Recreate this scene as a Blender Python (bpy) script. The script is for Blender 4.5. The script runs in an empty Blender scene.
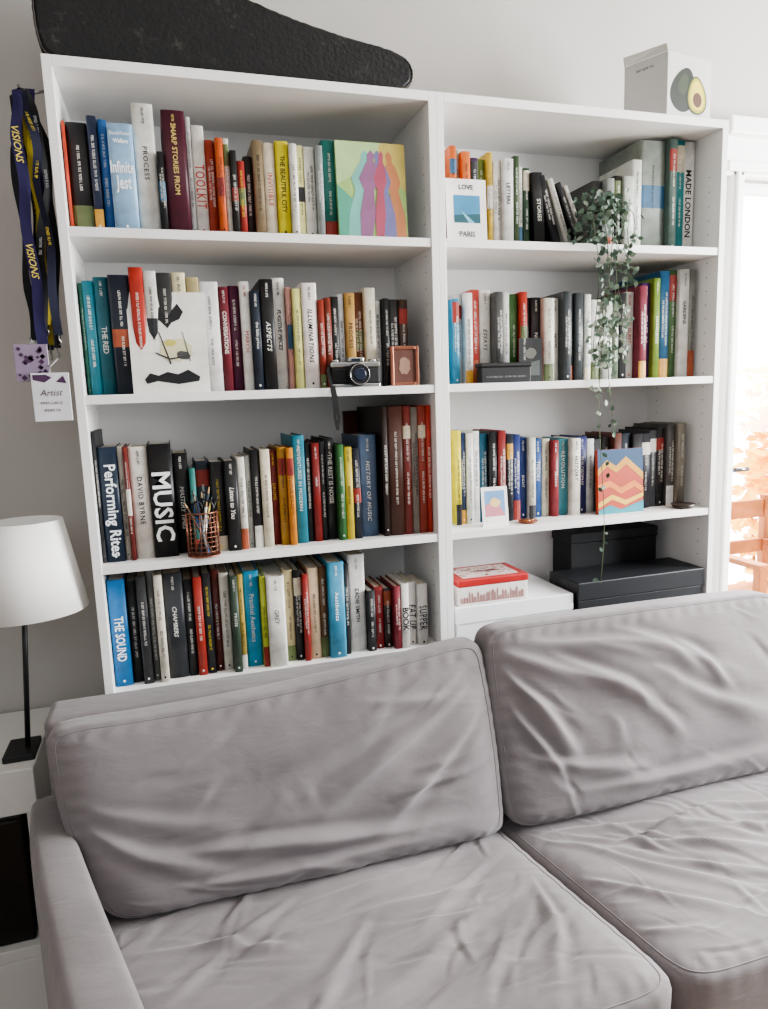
import bpy, bmesh, math, random
import numpy as np
from mathutils import Vector, Matrix
random.seed(7)
scene=bpy.context.scene
COL=scene.collection
try: scene.view_settings.look='AgX - Medium High Contrast'
except Exception: pass

# ------------------------------------------------------------------ camera
CP=Vector((0.1752,-1.5567,1.3557)); YAW,PITCH,ROLL,FPX=0.294,-0.1529,-0.0357,699.42
def camrot():
    cy,sy=math.cos(YAW),math.sin(YAW)
    f=Vector((sy*math.cos(PITCH),cy*math.cos(PITCH),math.sin(PITCH)))
    r=Vector((cy,-sy,0)); u=r.cross(f)
    cr,sr=math.cos(ROLL),math.sin(ROLL)
    return cr*r+sr*u,-sr*r+cr*u,f
R_,U_,F_=camrot()
cam=bpy.data.cameras.new('camera'); camo=bpy.data.objects.new('camera',cam); COL.objects.link(camo)
camo.matrix_world=Matrix(((R_.x,U_.x,-F_.x,CP.x),(R_.y,U_.y,-F_.y,CP.y),(R_.z,U_.z,-F_.z,CP.z),(0,0,0,1)))
cam.sensor_fit='AUTO'; cam.sensor_width=36; cam.lens=FPX/1009*36; cam.clip_start=.02
scene.camera=camo
def meas(px,py,y=0.0):
    """survey helper: real position on the vertical plane at depth y for a measured photo point"""
    d=F_+R_*((px-384)/FPX)-U_*((py-504.5)/FPX); t=(y-CP.y)/d.y
    return CP+d*t

# ------------------------------------------------------------------ materials
def lin(h):
    h=h.lstrip('#')
    if len(h)==3: h=''.join(c*2 for c in h)
    c=[int(h[i:i+2],16)/255 for i in (0,2,4)]
    return [x/12.92 if x<=.04045 else ((x+.055)/1.055)**2.4 for x in c]+[1]
MC={}
def mat(hexc,rough=.6,kind='plain',metal=0,**k):
    key=(hexc,rough,kind,metal,tuple(sorted(k.items())))
    if key in MC: return MC[key]
    m=bpy.data.materials.new(f'{kind}_{hexc.strip("#")}'); m.use_nodes=True
    nt=m.node_tree; b=nt.nodes['Principled BSDF']; N=nt.nodes.new; L=nt.links.new
    c=lin(hexc)
    b.inputs['Roughness'].default_value=rough; b.inputs['Metallic'].default_value=metal
    if kind=='glass':   # thin clear pane: mostly see-through with a faint reflection
        t=N('ShaderNodeBsdfTransparent'); g=N('ShaderNodeBsdfGlossy'); g.inputs['Roughness'].default_value=.02; mxs=N('ShaderNodeMixShader'); mxs.inputs[0].default_value=.04
        L(t.outputs[0],mxs.inputs[1]); L(g.outputs[0],mxs.inputs[2]); L(mxs.outputs[0],nt.nodes['Material Output'].inputs['Surface'])
        MC[key]=m; return m
    tc=N('ShaderNodeTexCoord'); nz=N('ShaderNodeTexNoise'); L(tc.outputs['Object'],nz.inputs['Vector'])
    cr=N('ShaderNodeValToRGB'); L(nz.outputs['Fac'],cr.inputs['Fac'])
    amt={'plain':.10,'book':.18,'paint':.04,'fabric':.15,'case':.5,'wood':.3,'paper':.06,'leaf':.35}.get(kind,.08)
    nz.inputs['Scale'].default_value={'plain':20,'book':35,'paint':3,'fabric':6,'case':30,'wood':12,'paper':60,'leaf':60}.get(kind,20)
    nz.inputs['Detail'].default_value=5
    cr.color_ramp.elements[0].position=.3; cr.color_ramp.elements[1].position=.7
    cr.color_ramp.elements[0].color=[x*(1-amt) for x in c[:3]]+[1]
    cr.color_ramp.elements[1].color=[min(1,x*(1+amt)) for x in c[:3]]+[1]
    L(cr.outputs['Color'],b.inputs['Base Color'])
    if kind=='paper':
        w=N('ShaderNodeTexWave'); w.bands_direction='X'; w.inputs['Scale'].default_value=400; L(tc.outputs['Object'],w.inputs['Vector'])
        bp=N('ShaderNodeBump'); bp.inputs['Strength'].default_value=.3; bp.inputs['Distance'].default_value=.001
        L(w.outputs['Fac'],bp.inputs['Height']); L(bp.outputs['Normal'],b.inputs['Normal'])
    if kind=='fabric':
        n2=N('ShaderNodeTexNoise'); n2.inputs['Scale'].default_value=900; n2.inputs['Detail'].default_value=2
        L(tc.outputs['Object'],n2.inputs['Vector'])
        n3=N('ShaderNodeTexNoise'); n3.inputs['Scale'].default_value=13; n3.inputs['Detail'].default_value=4; n3.inputs['Distortion'].default_value=.5
        mp=N('ShaderNodeMapping'); mp.inputs['Scale'].default_value=(.8,1.7,1.7); mp.inputs['Rotation'].default_value=(0,.5,.5)
        L(tc.outputs['Object'],mp.inputs['Vector']); L(mp.outputs['Vector'],n3.inputs['Vector'])
        b1=N('ShaderNodeBump'); b1.inputs['Strength'].default_value=.2; b1.inputs['Distance'].default_value=.001
        b2=N('ShaderNodeBump'); b2.inputs['Strength'].default_value=.32; b2.inputs['Distance'].default_value=.010
        L(n2.outputs['Fac'],b1.inputs['Height']); L(n3.outputs['Fac'],b2.inputs['Height'])
        L(b2.outputs['Normal'],b1.inputs['Normal']); L(b1.outputs['Normal'],b.inputs['Normal'])
        b.inputs['Sheen Weight'].default_value=.3; b.inputs['Sheen Roughness'].default_value=.5
        b.inputs['Specular IOR Level'].default_value=.12
    if kind=='case':   # leathery black shell, rubbed patches
        n4=N('ShaderNodeTexNoise'); n4.inputs['Scale'].default_value=120; n4.inputs['Detail'].default_value=6; L(tc.outputs['Object'],n4.inputs['Vector'])
        bp=N('ShaderNodeBump'); bp.inputs['Strength'].default_value=.8; bp.inputs['Distance'].default_value=.0025
        L(n4.outputs['Fac'],bp.inputs['Height']); L(bp.outputs['Normal'],b.inputs['Normal'])
        s=N('ShaderNodeTexNoise'); s.inputs['Scale'].default_value=16; s.inputs['Detail'].default_value=14; s.inputs['Roughness'].default_value=.85; L(tc.outputs['Object'],s.inputs['Vector'])
        r2=N('ShaderNodeValToRGB'); r2.color_ramp.elements[0].position=.56; r2.color_ramp.elements[1].position=.70; L(s.outputs['Fac'],r2.inputs['Fac'])
        mx=N('ShaderNodeMix'); mx.data_type='RGBA'; L(r2.outputs['Color'],mx.inputs[0]); L(cr.outputs['Color'],mx.inputs[6]); mx.inputs[7].default_value=(.09,.08,.07,1)
        L(mx.outputs[2],b.inputs['Base Color'])
    if kind=='glow':
        b.inputs['Emission Color'].default_value=c; b.inputs['Emission Strength'].default_value=k.get('s',1)
    MC[key]=m; return m
def hexname(h):
    import colorsys
    h=h.lstrip('#')
    if len(h)==3: h=''.join(c*2 for c in h)
    r,g,b=[int(h[i:i+2],16)/255 for i in (0,2,4)]
    H,S,V=colorsys.rgb_to_hsv(r,g,b); H*=360
    if V<.28: return 'black'
    if S<.13: return 'white' if V>.8 else ('pale grey' if V>.6 else ('mid grey' if V>.4 else 'charcoal'))
    if V>.78 and S<.27: return 'cream' if 20<H<75 else 'off-white'
    t='dark ' if V<.5 else ''
    if H<16 or H>345: return t+'red'
    if H<42: return ('brown' if V<.6 else ('tan' if S<.5 else 'orange'))
    if H<68: return t+('khaki' if S<.45 else 'yellow')
    if H<160: return t+'green'
    if H<200: return t+'teal'
    if H<255: return t+'blue'
    return t+'purple'

# ------------------------------------------------------------------ object helpers
def thing(name,label,cat,loc=(0,0,0),group=None,data=None):
    o=bpy.data.objects.new(name,data); COL.objects.link(o); o.location=loc
    o['label']=label; o['category']=cat
    if group: o['group']=group
    if data is None: o.empty_display_size=.05
    return o
def adopt(o,parent):
    # parts are modelled in room coordinates: cancel the offset of the parent's base point
    o.parent=parent
    o.matrix_parent_inverse=Matrix.Translation(-parent.location) if parent.type=='EMPTY' else Matrix.Identity(4)
def mesh_obj(name,bm,m,parent=None,smooth=False,label=None):
    me=bpy.data.meshes.new(name); bm.to_mesh(me); bm.free()
    if smooth: me.polygons.foreach_set('use_smooth',[True]*len(me.polygons))
    for x in (m if isinstance(m,(list,tuple)) else [m]): me.materials.append(x)
    o=bpy.data.objects.new(name,me); COL.objects.link(o)
    if parent is not None: adopt(o,parent)
    if label: o['label']=label
    return o
def bmbox(bm,x0,x1,y0,y1,z0,z1,bev=0,seg=2,mi=0):
    r=bmesh.ops.create_cube(bm,size=1); vs=r['verts']
    for v in vs: v.co=Vector(((x0+x1)/2+v.co.x*(x1-x0),(y0+y1)/2+v.co.y*(y1-y0),(z0+z1)/2+v.co.z*(z1-z0)))
    fs=set(f for v in vs for f in v.link_faces)
    for f in fs: f.material_index=mi
    if bev:
        es=list(set(e for v in vs for e in v.link_edges))
        bmesh.ops.bevel(bm,geom=es,offset=bev,segments=seg,affect='EDGES',profile=.5,clamp_overlap=True)
def box(name,x0,x1,y0,y1,z0,z1,m,parent=None,bev=0.0015,label=None,seg=2,smooth=False):
    bm=bmesh.new(); bmbox(bm,x0,x1,y0,y1,z0,z1,bev,seg); return mesh_obj(name,bm,m,parent,label=label,smooth=smooth)
def cyl(bm,p0,p1,r0,r1=None,seg=16,mi=0,caps=True):
    r1=r0 if r1 is None else r1
    p0=Vector(p0);p1=Vector(p1);d=(p1-p0).normalized()
    a=d.orthogonal().normalized(); b=d.cross(a)
    A=[bm.verts.new(p0+(a*math.cos(2*math.pi*i/seg)+b*math.sin(2*math.pi*i/seg))*r0) for i in range(seg)]
    B=[bm.verts.new(p1+(a*math.cos(2*math.pi*i/seg)+b*math.sin(2*math.pi*i/seg))*r1) for i in range(seg)]
    for i in range(seg):
        f=bm.faces.new((A[i],A[(i+1)%seg],B[(i+1)%seg],B[i])); f.smooth=True; f.material_index=mi
    if caps:
        f=bm.faces.new(A[::-1]); f.material_index=mi; f=bm.faces.new(B); f.material_index=mi
def tube(bm,pts,r,seg=8,mi=0,closed=False):
    pts=[Vector(q) for q in pts]; n=len(pts); rings=[]
    for i,q in enumerate(pts):
        t=(pts[(i+1)%n]-pts[i-1]) if closed else (pts[min(i+1,n-1)]-pts[max(i-1,0)])
        t.normalize(); a=t.cross(Vector((.13,.21,.97))); a.normalize(); b=t.cross(a)
        rings.append([bm.verts.new(q+(a*math.cos(2*math.pi*k/seg)+b*math.sin(2*math.pi*k/seg))*r) for k in range(seg)])
    for i in range(n if closed else n-1):
        A,B=rings[i],rings[(i+1)%n]
        for k in range(seg):
            f=bm.faces.new((A[k],A[(k+1)%seg],B[(k+1)%seg],B[k])); f.smooth=True; f.material_index=mi
    if not closed:
        bm.faces.new(rings[0][::-1]).material_index=mi; bm.faces.new(rings[-1]).material_index=mi
def poly(bm,pts,mi=0):
    f=bm.faces.new([bm.verts.new(Vector(q)) for q in pts]); f.material_index=mi; return f
def structure(o): o['kind']='structure'; return o

# ------------------------------------------------------------------ measured book rows
# (right edge px at mid height, top px, colour, title, title colour)
W='#dedcd4'; K='#1c1c1e'; Rr='#b02c26'; Y='#d9c03c'
ROWS={
'L1':dict(z='a',x0=57,base=((67,223),(430,236)),yf=.035,group='books on the top shelf of the left bookcase',b=[
 (64,122,'#b8452f',None,K),(90,119,K,None,W),(100,116,'#222c44',None,W),(110,117,'#3a6fae',None,W),(136,125,'#8fb0cc','Infinite Jest','#ffffff'),
 (157,103,'#d9d7cf','PROCESS',K),(166,150,K,None,W),(188,110,'#4a1a29','SHARP STORIES FROM','#c9b36a'),(194,115,'#c6c6c3',None,K),(207,124,'#e3ded6','TOOLKIT','#c0392b'),
 (217,136,'#9f3c28',None,W),(225,140,'#c65c2c',None,K),(231,140,'#d8d4c8',None,Rr),(238,152,'#232323',None,W),(246,160,'#96302a',None,Y),(255,155,'#2a2422',None,W),
 (265,139,'#85745a',None,K),(277,141,'#d9cfb6','INVISIBLE',Rr),(290,141,'#d6c830','THE BEAUTIFUL CITY',K),(298,146,'#dedbd0',None,K),(306,143,'#dedc9c',None,K),
 (317,144,'#dad8d0',None,K),(324,147,'#8f9594',None,W),(338,140,'#2b756c',None,W)]),
'L2':dict(z='b',x0=77,base=((88,390),(434,384)),yf=.035,group='books on the second shelf of the left bookcase',b=[
 (86,283,'#45806d',None,W),(97,280,'#1f6d7c',None,W),(112,278,'#155662','THE RED',W),(133,274,'#18202d',None,W),(147,269,'#a53428',None,W),(160,272,'#d0cec7',None,K),
 (175,274,'#3a3a3a',None,W),(189,273,'#d8d0ac','TRANSLATIONS',K),(202,276,'#ab9e76',None,K),(221,281,'#e0e0de',None,K),(231,285,'#6e2530','CONVERSATIONS',W),
 (242,286,'#4f1a37',None,W),(252,280,'#e2e0da','MARCH',Rr),(262,290,'#212b38','the little prince',W),(275,279,'#171719','ASPECTS',W),(288,278,'#e3e0d8','FUGITIVE PIECES',K),
 (294,286,'#cf9c92',None,K),(303,289,'#dede90',None,K),(318,283,'#ebe2dc','ILLUMINATIONS',K),(325,299,'#8a3426',None,W),(332,297,'#73301f',None,W),(340,296,'#232323',None,W),
 (346,294,'#ddd',None,K),(356,292,'#ad874a','PROCESS',K),(366,290,'#70442f',None,W),(377,288,'#d6cfba',None,K),(384,300,'#dadad8',None,K),(390,298,'#1d1d1d',None,W),
 (400,298,'#2e2c2c',None,W),(409,298,'#453026',None,W)]),
'L3':dict(z='c',x0=96,base=((104,560),(438,536)),yf=.04,group='books on the third shelf of the left bookcase',b=[
 (101,432,'#232326',None,W),(121,446,'#17273a','Performing Rites','#eef2f4'),(127,448,'#cfcabd',None,K),(132,448,'#702b26',None,W),(151,447,'#d8d3c9','DAVID BYRNE',K),
 (175,443,'#101012','MUSIC','#ffffff'),(191,452,'#19191b','MASTERY TIMES',W),(198,468,'#397b75',None,W),(212,460,'#232c35',None,W),(226,461,'#212123',None,Y),
 (239,460,'#1d1d1f','Listen to You',W),(247,457,'#d6d3c9',None,K),(253,455,'#85857f',None,K),(262,450,'#1d1d20',None,W),(272,450,'#d2c9b2',None,K),(280,452,'#712723','DRUMS',Y),
 (288,448,'#a67a2c',None,K),(295,446,'#c98130',None,K),(307,437,'#267689','ADVENTURES IN MODERN',W),(314,442,'#1c1c1e',None,W),(322,444,'#80221f','rebels',W),(328,441,'#242428',None,W),
 (338,440,'#262628','THE REST IS NOISE',W),(345,445,'#376a3b',None,W),(353,446,'#bda938','BREAKING',K),(361,448,'#1d202c',None,W),(379,436,'#51637c','HISTORY OF MUSIC',W)]),
'L4':dict(z='d',x0=109,base=((125,690),(425,652)),yf=.03,group='books on the fourth shelf of the left bookcase',b=[
 (129,581,'#2a6fa8','THE SOUND','#ffffff'),(140,584,'#242628',None,W),(150,575,'#38383a',None,W),(157,572,'#70706e',None,W),(166,574,'#d0c9ba',None,K),(186,573,'#313438','CHAMBERS',W),(196,580,'#17171a',None,W),
 (205,576,'#a23529',None,W),(214,573,'#242428',None,Y),(222,570,'#58211c',None,W),(232,573,'#d6d1c4',None,K),(240,574,'#364538','PROSE',W),(246,574,'#c1a556',None,K),
 (262,572,'#2c8fb6','Practical Aesthetics',W),(268,576,'#b8c14a',None,K),(286,574,'#dad7ce','GREY',K),(296,570,'#bdad86',None,K),(304,571,'#19191b',None,W),(310,573,'#932925',None,W),
 (321,567,'#d4bb9b',None,K),(329,568,'#66492f',None,W),(345,560,'#4590b0','Aesthetics','#ffffff'),(351,563,'#1d1d20',None,W),(368,557,'#d8d6d1','ZADIE SMITH',K),
 (377,590,'#28282a',None,W),(386,588,'#8e2829',None,W),(394,590,'#382828',None,W),(401,586,'#802934',None,W),(409,583,'#dddad4','BOOK',K),(418,584,'#d3d0ca','EAT UP',K),(428,583,'#c9c6c2','SUPPER',K)]),
'R1':dict(z='a',x0=449,base=((447,237),(719,245)),yf=.06,group='books on the top shelf of the right bookcase',b=[
 (456,145,'#c2602f',None,K),(463,148,'#b3aea0',None,K),(472,149,'#d0733b',None,K),(480,156,'#482d50',None,W),(488,156,'#788742',None,W),(494,152,'#c5a742',None,K),
 (502,160,'#dfdcd4',None,K),(513,158,'#d3d3ce','LETTERS',K),(519,158,'#425437',None,W),(525,164,'#d2d2c6',None,K),(532,166,'#2d4632',None,W)]),
'R1b':dict(z='a',x0=596,base=((447,237),(719,245)),yf=.07,group='books on the top shelf of the right bookcase',b=[
 (606,178,'#3b3a38',None,W),(614,180,'#8a8d88',None,K),(622,176,'#23221f',None,W),(632,176,'#b9bcb4',None,K),(642,160,'#d0d2ca',None,K),(668,140,'#868c84',None,K),(676,139,'#566860',None,W),(686,138,'#1f7b7f',None,W),(699,138,'#e4e2dc','MADE LONDON',K)]),
'R2':dict(z='b',x0=452,base=((451,381),(714,374)),yf=.06,group='books on the second shelf of the right bookcase',b=[
 (459,300,'#2c7c9b',None,W),(466,292,'#c1c1be',None,K),(474,292,'#dbd9d5',None,K),(483,290,'#b0463d',None,W),(495,290,'#dfdcd3','ESSAYS',K),(503,292,'#525250',None,W),
 (510,293,'#ddddd7',None,K),(519,294,'#426836',None,W),(526,292,'#aa362a',None,W),(534,298,'#242428',None,W),(544,298,'#1e1e20','NIGHT',W),(555,298,'#d7d2c3',None,K),
 (563,296,'#d0ccc2','NOTES',K),(571,293,'#424749',None,W),(578,293,'#505355',None,W),(587,292,'#3c4143',None,W),(594,293,'#d6d6d0',None,K),(604,298,'#e0e0da',None,K),
 (614,300,'#c3c6be',None,K),(621,296,'#697562',None,W),(629,294,'#2b2b2e',None,W),(638,290,'#d8d6ce','THE GUEST',Rr),(646,286,'#7e3542',None,W),(655,280,'#48285d','CRAFT OF',W),(662,276,'#758f38','KNOWLEDGE',W),
 (672,270,'#285b7d',None,W),(680,268,'#46643b',None,W),(690,266,'#e4e3de','GARDENS',K),(697,266,'#82857f',None,K)]),
'R3':dict(z='c',x0=457,base=((455,528),(708,508)),yf=.075,group='books on the third shelf of the right bookcase',b=[
 (463,431,'#cfc23b',None,K),(469,433,'#293a5f',None,W),(476,433,'#d2d2ca',None,K),(483,432,'#e4e4e2',None,K),(491,435,'#235970',None,W),(499,433,'#1d1d20',None,W),
 (507,432,'#832929',None,W),(514,435,'#20262e',None,W),(522,434,'#25366f',None,W),(530,437,'#20386f','EIGHT',W),(537,438,'#cac6ba',None,K),(545,439,'#2e5389','THEORY',W),
 (553,440,'#c1bba8',None,K),(560,440,'#80282d','REASON',W),(571,438,'#3a7a84','REVOLUTION',W),(580,438,'#dcd8cd','HISTORY',K),(590,437,'#303366','PHILOSOPHY',W),(598,439,'#c8c8c8',None,K),
 (606,440,'#4a4a4c',None,W),(614,438,'#2c2c2e',None,W),(622,434,'#5b332b',None,W),(632,434,'#252e37',None,W),(642,434,'#1e1e22',None,W),(652,433,'#2a2a31',None,W),
 (660,430,'#424448',None,W),(668,428,'#2c2b2d',None,W),(676,424,'#575553',None,W),(684,422,'#827d71',None,W)]),
}
# ------------------------------------------------------------------ lettering outlines (built once)
extra=['LOVE','PARIS','Artist','VISIONS','HOME','Infinite','Jest','David Foster','Wallace','STORIES']
strings=sorted(set([b[3] for r in ROWS.values() for b in r['b'] if b[3]]+extra))
tmp=[]; rf=random.Random(3)
for s in strings:
    cu=bpy.data.curves.new('t','FONT'); cu.body=s; cu.resolution_u=2
    cu.offset=rf.choice([0,.008,.018]); cu.shear=rf.choice([0,0,0,.25]); cu.space_character=rf.choice([.92,1,1.15])
    if s in('Infinite','Jest','LOVE','MUSIC','Performing Rites','THE SOUND','MADE LONDON'): cu.offset=.022; cu.shear=0; cu.space_character=1.02
    o=bpy.data.objects.new('t',cu); COL.objects.link(o); tmp.append(o)
bpy.context.view_layer.update(); dg=bpy.context.evaluated_depsgraph_get()
TM={}
for s,o in zip(strings,tmp):
    me=bpy.data.meshes.new_from_object(o.evaluated_get(dg))
    co=np.array([v.co[:2] for v in me.vertices]); fs=[tuple(q.vertices) for q in me.polygons]
    mn,mx=co.min(0),co.max(0); co=co-(mn+mx)/2; TM[s]=(co,fs,mx-mn)
    bpy.data.meshes.remove(me)
for o in tmp:
    c=o.data; bpy.data.objects.remove(o); bpy.data.curves.remove(c)
def put_text(bm,s,origin,ex,ey,length,height,mi=0,stretch=1):
    co,fs,d=TM[s]; k=min(length/d[0],height/d[1]); o=Vector(origin); ex=Vector(ex);ey=Vector(ey)
    k2=min(height/d[1],k*stretch)
    vs=[bm.verts.new(o+ex*(c[0]*k)+ey*(c[1]*k2)) for c in co]
    for f in fs:
        try: bm.faces.new([vs[i] for i in f]).material_index=mi
        except Exception: pass
GL=[[(0,0,.2,1)],[(0,0,.2,1),(.2,0,.8,.18)],[(.3,0,.5,.82),(0,.82,.8,1)],[(0,0,.2,1),(.2,.82,.8,1),(.2,.42,.7,.58),(.2,0,.8,.18)],
    [(0,0,.2,1),(.6,0,.8,1),(.2,.42,.6,.58)],[(0,0,.2,1),(.6,0,.8,1),(.2,.82,.6,1),(.2,0,.6,.18)],[(0,0,.2,1),(.6,0,.8,1),(.2,.82,.6,1)],[(0,.82,.8,1),(0,.42,.2,.82),(.2,.42,.8,.58),(.6,0,.8,.42),(0,0,.6,.18)],
    [(0,0,.2,1),(.2,.82,.7,1),(.6,.5,.8,.82),(.2,.42,.6,.58)]]
def put_marks(bm,origin,ex,ey,length,height):
    """small print that is too small to read"""
    height=min(height,.0050)
    o=Vector(origin);ex=Vector(ex);ey=Vector(ey); x=-length/2; cw=height*.62; word=random.randint(3,7); c=0
    while x+cw<=length/2+1e-6 and c<60:
        c+=1
        if word==0: word=random.randint(3,8); x+=cw*.8; continue
        word-=1
        for a,b,a2,b2 in random.choice(GL):
            p=[(a,b),(a2,b),(a2,b2),(a,b2)]
            poly(bm,[o+ex*(x+u*cw)+ey*((v-.5)*height) for u,v in p])
        x+=cw

# ------------------------------------------------------------------ room
wallm=mat('#b9b5b0',.85,'paint'); whitem=mat('#efeeec',.4,'paint'); trimw=mat('#f4f3f1',.45,'paint')
SZ={'a':1.709,'b':1.3795,'c':1.0217,'d':.737,'e':.62}
WY=.30; DX=1.915
structure(box('wall_back',-2.4,DX,WY,WY+.12,0,2.75,wallm,bev=0))
bm=bmesh.new(); bmbox(bm,DX,2.85,WY,WY+.12,1.98,2.75); bmbox(bm,2.85,3.4,WY,WY+.12,0,2.75)
structure(mesh_obj('wall_back',bm,wallm))
structure(box('wall_left',-2.52,-2.4,-3.2,WY+.12,0,2.75,wallm,bev=0))
structure(box('floor',-2.52,3.52,-3.2,WY+.12,-.1,0,mat('#8f7456',.5,'wood'),bev=0))
structure(box('ceiling',-2.52,3.52,-3.2,WY+.12,2.75,2.85,mat('#e9e8e5',.8,'paint'),bev=0))
bm=bmesh.new(); bmbox(bm,3.4,3.52,-3.2,WY+.12,0,.6); bmbox(bm,3.4,3.52,-3.2,WY+.12,2.4,2.75); bmbox(bm,3.4,3.52,-.3,WY+.12,.6,2.4); bmbox(bm,3.4,3.52,-3.2,-2.9,.6,2.4)
structure(mesh_obj('wall_right',bm,wallm))
structure(box('baseboard_back',-2.4,1.86,WY-.018,WY,0,.12,trimw,bev=.003))
bm=bmesh.new()
bmbox(bm,DX-.045,DX,WY-.03,WY,0,2.0,.004); bmbox(bm,DX-.036,DX-.02,WY-.040,WY-.03,0,2.0,.004)
bmbox(bm,1.84,2.95,WY-.03,WY,1.98,2.13,.004); bmbox(bm,1.83,2.95,WY-.06,WY-.03,2.09,2.14,.006); bmbox(bm,1.84,2.95,WY-.045,WY-.03,1.99,2.02,.004)
structure(mesh_obj('trim_1',bm,trimw))
bm=bmesh.new()
bmbox(bm,DX,DX+.012,WY+.02,WY+.06,0,1.98,.002); bmbox(bm,2.80,2.85,WY+.02,WY+.06,0,1.98,.003); bmbox(bm,DX+.012,2.80,WY+.02,WY+.06,1.95,1.98,.003); bmbox(bm,DX+.012,2.80,WY+.02,WY+.06,0,.2,.003)
d=structure(mesh_obj('door_1',bm,trimw))
gl=box('glass_pane',DX+.012,2.80,WY+.038,WY+.042,.2,1.95,mat('#ffffff',.0,'glass'),d,bev=0)
bm=bmesh.new(); cyl(bm,(DX+.008,WY+.02,1.08),(DX+.008,WY-.03,1.08),.008); cyl(bm,(DX+.008,WY-.03,1.08),(DX+.06,WY-.03,1.08),.007)
mesh_obj('handle',bm,mat('#8f8f8f',.3,'plain',1),d)
# outside: white garden wall made to glow as overexposed daylight, warm planting, wooden chair
structure(box('wall_garden_glow',1.2,5.5,2.2,2.3,-.1,4.2,mat('#f8f9fc',.9,'glow',s=7)))
structure(box('ground',-1,5.5,WY+.12,2.2,-.12,-.02,mat('#e8e2d6',.9,'paint'),bev=0))
bc=meas(760,480,1.25)
bush=thing('garden_bush','warm orange-yellow leafy bush outside the glass door','bush',(bc.x+.04,1.25,-.02))
bm=bmesh.new()
for i in range(700):
    c=Vector((random.gauss(bc.x+.08,.10),random.gauss(1.25,.05),min(1.42,max(.05,random.gauss(.92,.28))))); a=random.random()*6.28
    e=Vector((math.cos(a),math.sin(a)*.5,random.uniform(-.6,.6))).normalized()*.045; n=e.orthogonal().normalized()*.022
    f=poly(bm,[c-e,c+n,c+e,c-n]); f.material_index=random.choice([0,0,1])
mesh_obj('foliage',bm,[mat('#efc060',.8,'glow',s=1.4),mat('#e2a04a',.8,'glow',s=1.0)],bush)  # leaves emit a little light of their own to look daylit
bm=bmesh.new()
for a in range(5): cyl(bm,(bc.x+.04,1.25,-.02),(bc.x+.04+math.cos(a*1.3)*.08,1.25+math.sin(a*1.3)*.05,.8),.012,.005,8)
mesh_obj('stem',bm,mat('#9a7048',.8),bush)
wc=meas(750,570,.62); wd=mat('#b06a34',.6,'wood')
gc=thing('garden_chair','orange-brown wooden garden chair outside the glass door','chair',(wc.x+.18,.75,-.02))
for x in (wc.x-.02,wc.x+.38):
    for y in (.55,.93): box('leg',x-.018,x+.018,y-.018,y+.018,-.02,.43 if y<.7 else .86,wd,gc,.003)
box('seat',wc.x-.04,wc.x+.40,.53,.95,.43,.455,wd,gc,.004)
box('back_rail',wc.x-.002,wc.x+.362,.92,.94,.76,.84,wd,gc,.003); box('back_rail',wc.x-.002,wc.x+.362,.92,.94,.60,.66,wd,gc,.003)
for x in (wc.x-.02,wc.x+.38): box('arm_rest',x-.025,x+.025,.53,.912,.64,.662,wd,gc,.003); box('arm_post',x-.018,x+.018,.532,.568,.455,.64,wd,gc,.003)

# ------------------------------------------------------------------ bookcases
D=.28; T=.018
def bookcase(x0,label,zs):
    e=thing('bookcase',label,'bookcase',(x0+.4,D/2,0),group='white bookcases')
    for xa in (x0,x0+.8-T): box('side_panel',xa,xa+T,0,D,0,2.02,whitem,e,.001)
    box('top_panel',x0+T,x0+.8-T,0,D,2.0,2.02,whitem,e,.001)
    box('back_panel',x0+T,x0+.8-T,D-.008,D-.002,.07,2.0,whitem,e,0)
    for z in zs: box('shelf',x0+T,x0+.8-T,.002,D-.008,z-.019,z,whitem,e,.001)
    box('plinth',x0+T,x0+.8-T,.02,.035,0,.062,whitem,e,0)
    bm=bmesh.new()
    for xa,s in ((x0+T,1),(x0+.8-T,-1)):
        for yy in (.04,.23):
            for k in range(48):
                z=.2+k*.036
                cyl(bm,(xa,yy,z),(xa+s*.0004,yy,z),.0018,seg=6)
    h=mesh_obj('peg_hole',bm,mat('#77736e',.8),e); h['kind']='stuff'
    return e
bookcase(0,'tall white laminate bookcase full of books, beside the lamp',[SZ['a'],SZ['b'],SZ['c'],SZ['d'],.42,.08])
bookcase(.8,'tall white bookcase with books and storage boxes near glass door',[SZ['a'],SZ['b'],SZ['c'],SZ['e'],.34,.08])

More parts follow.
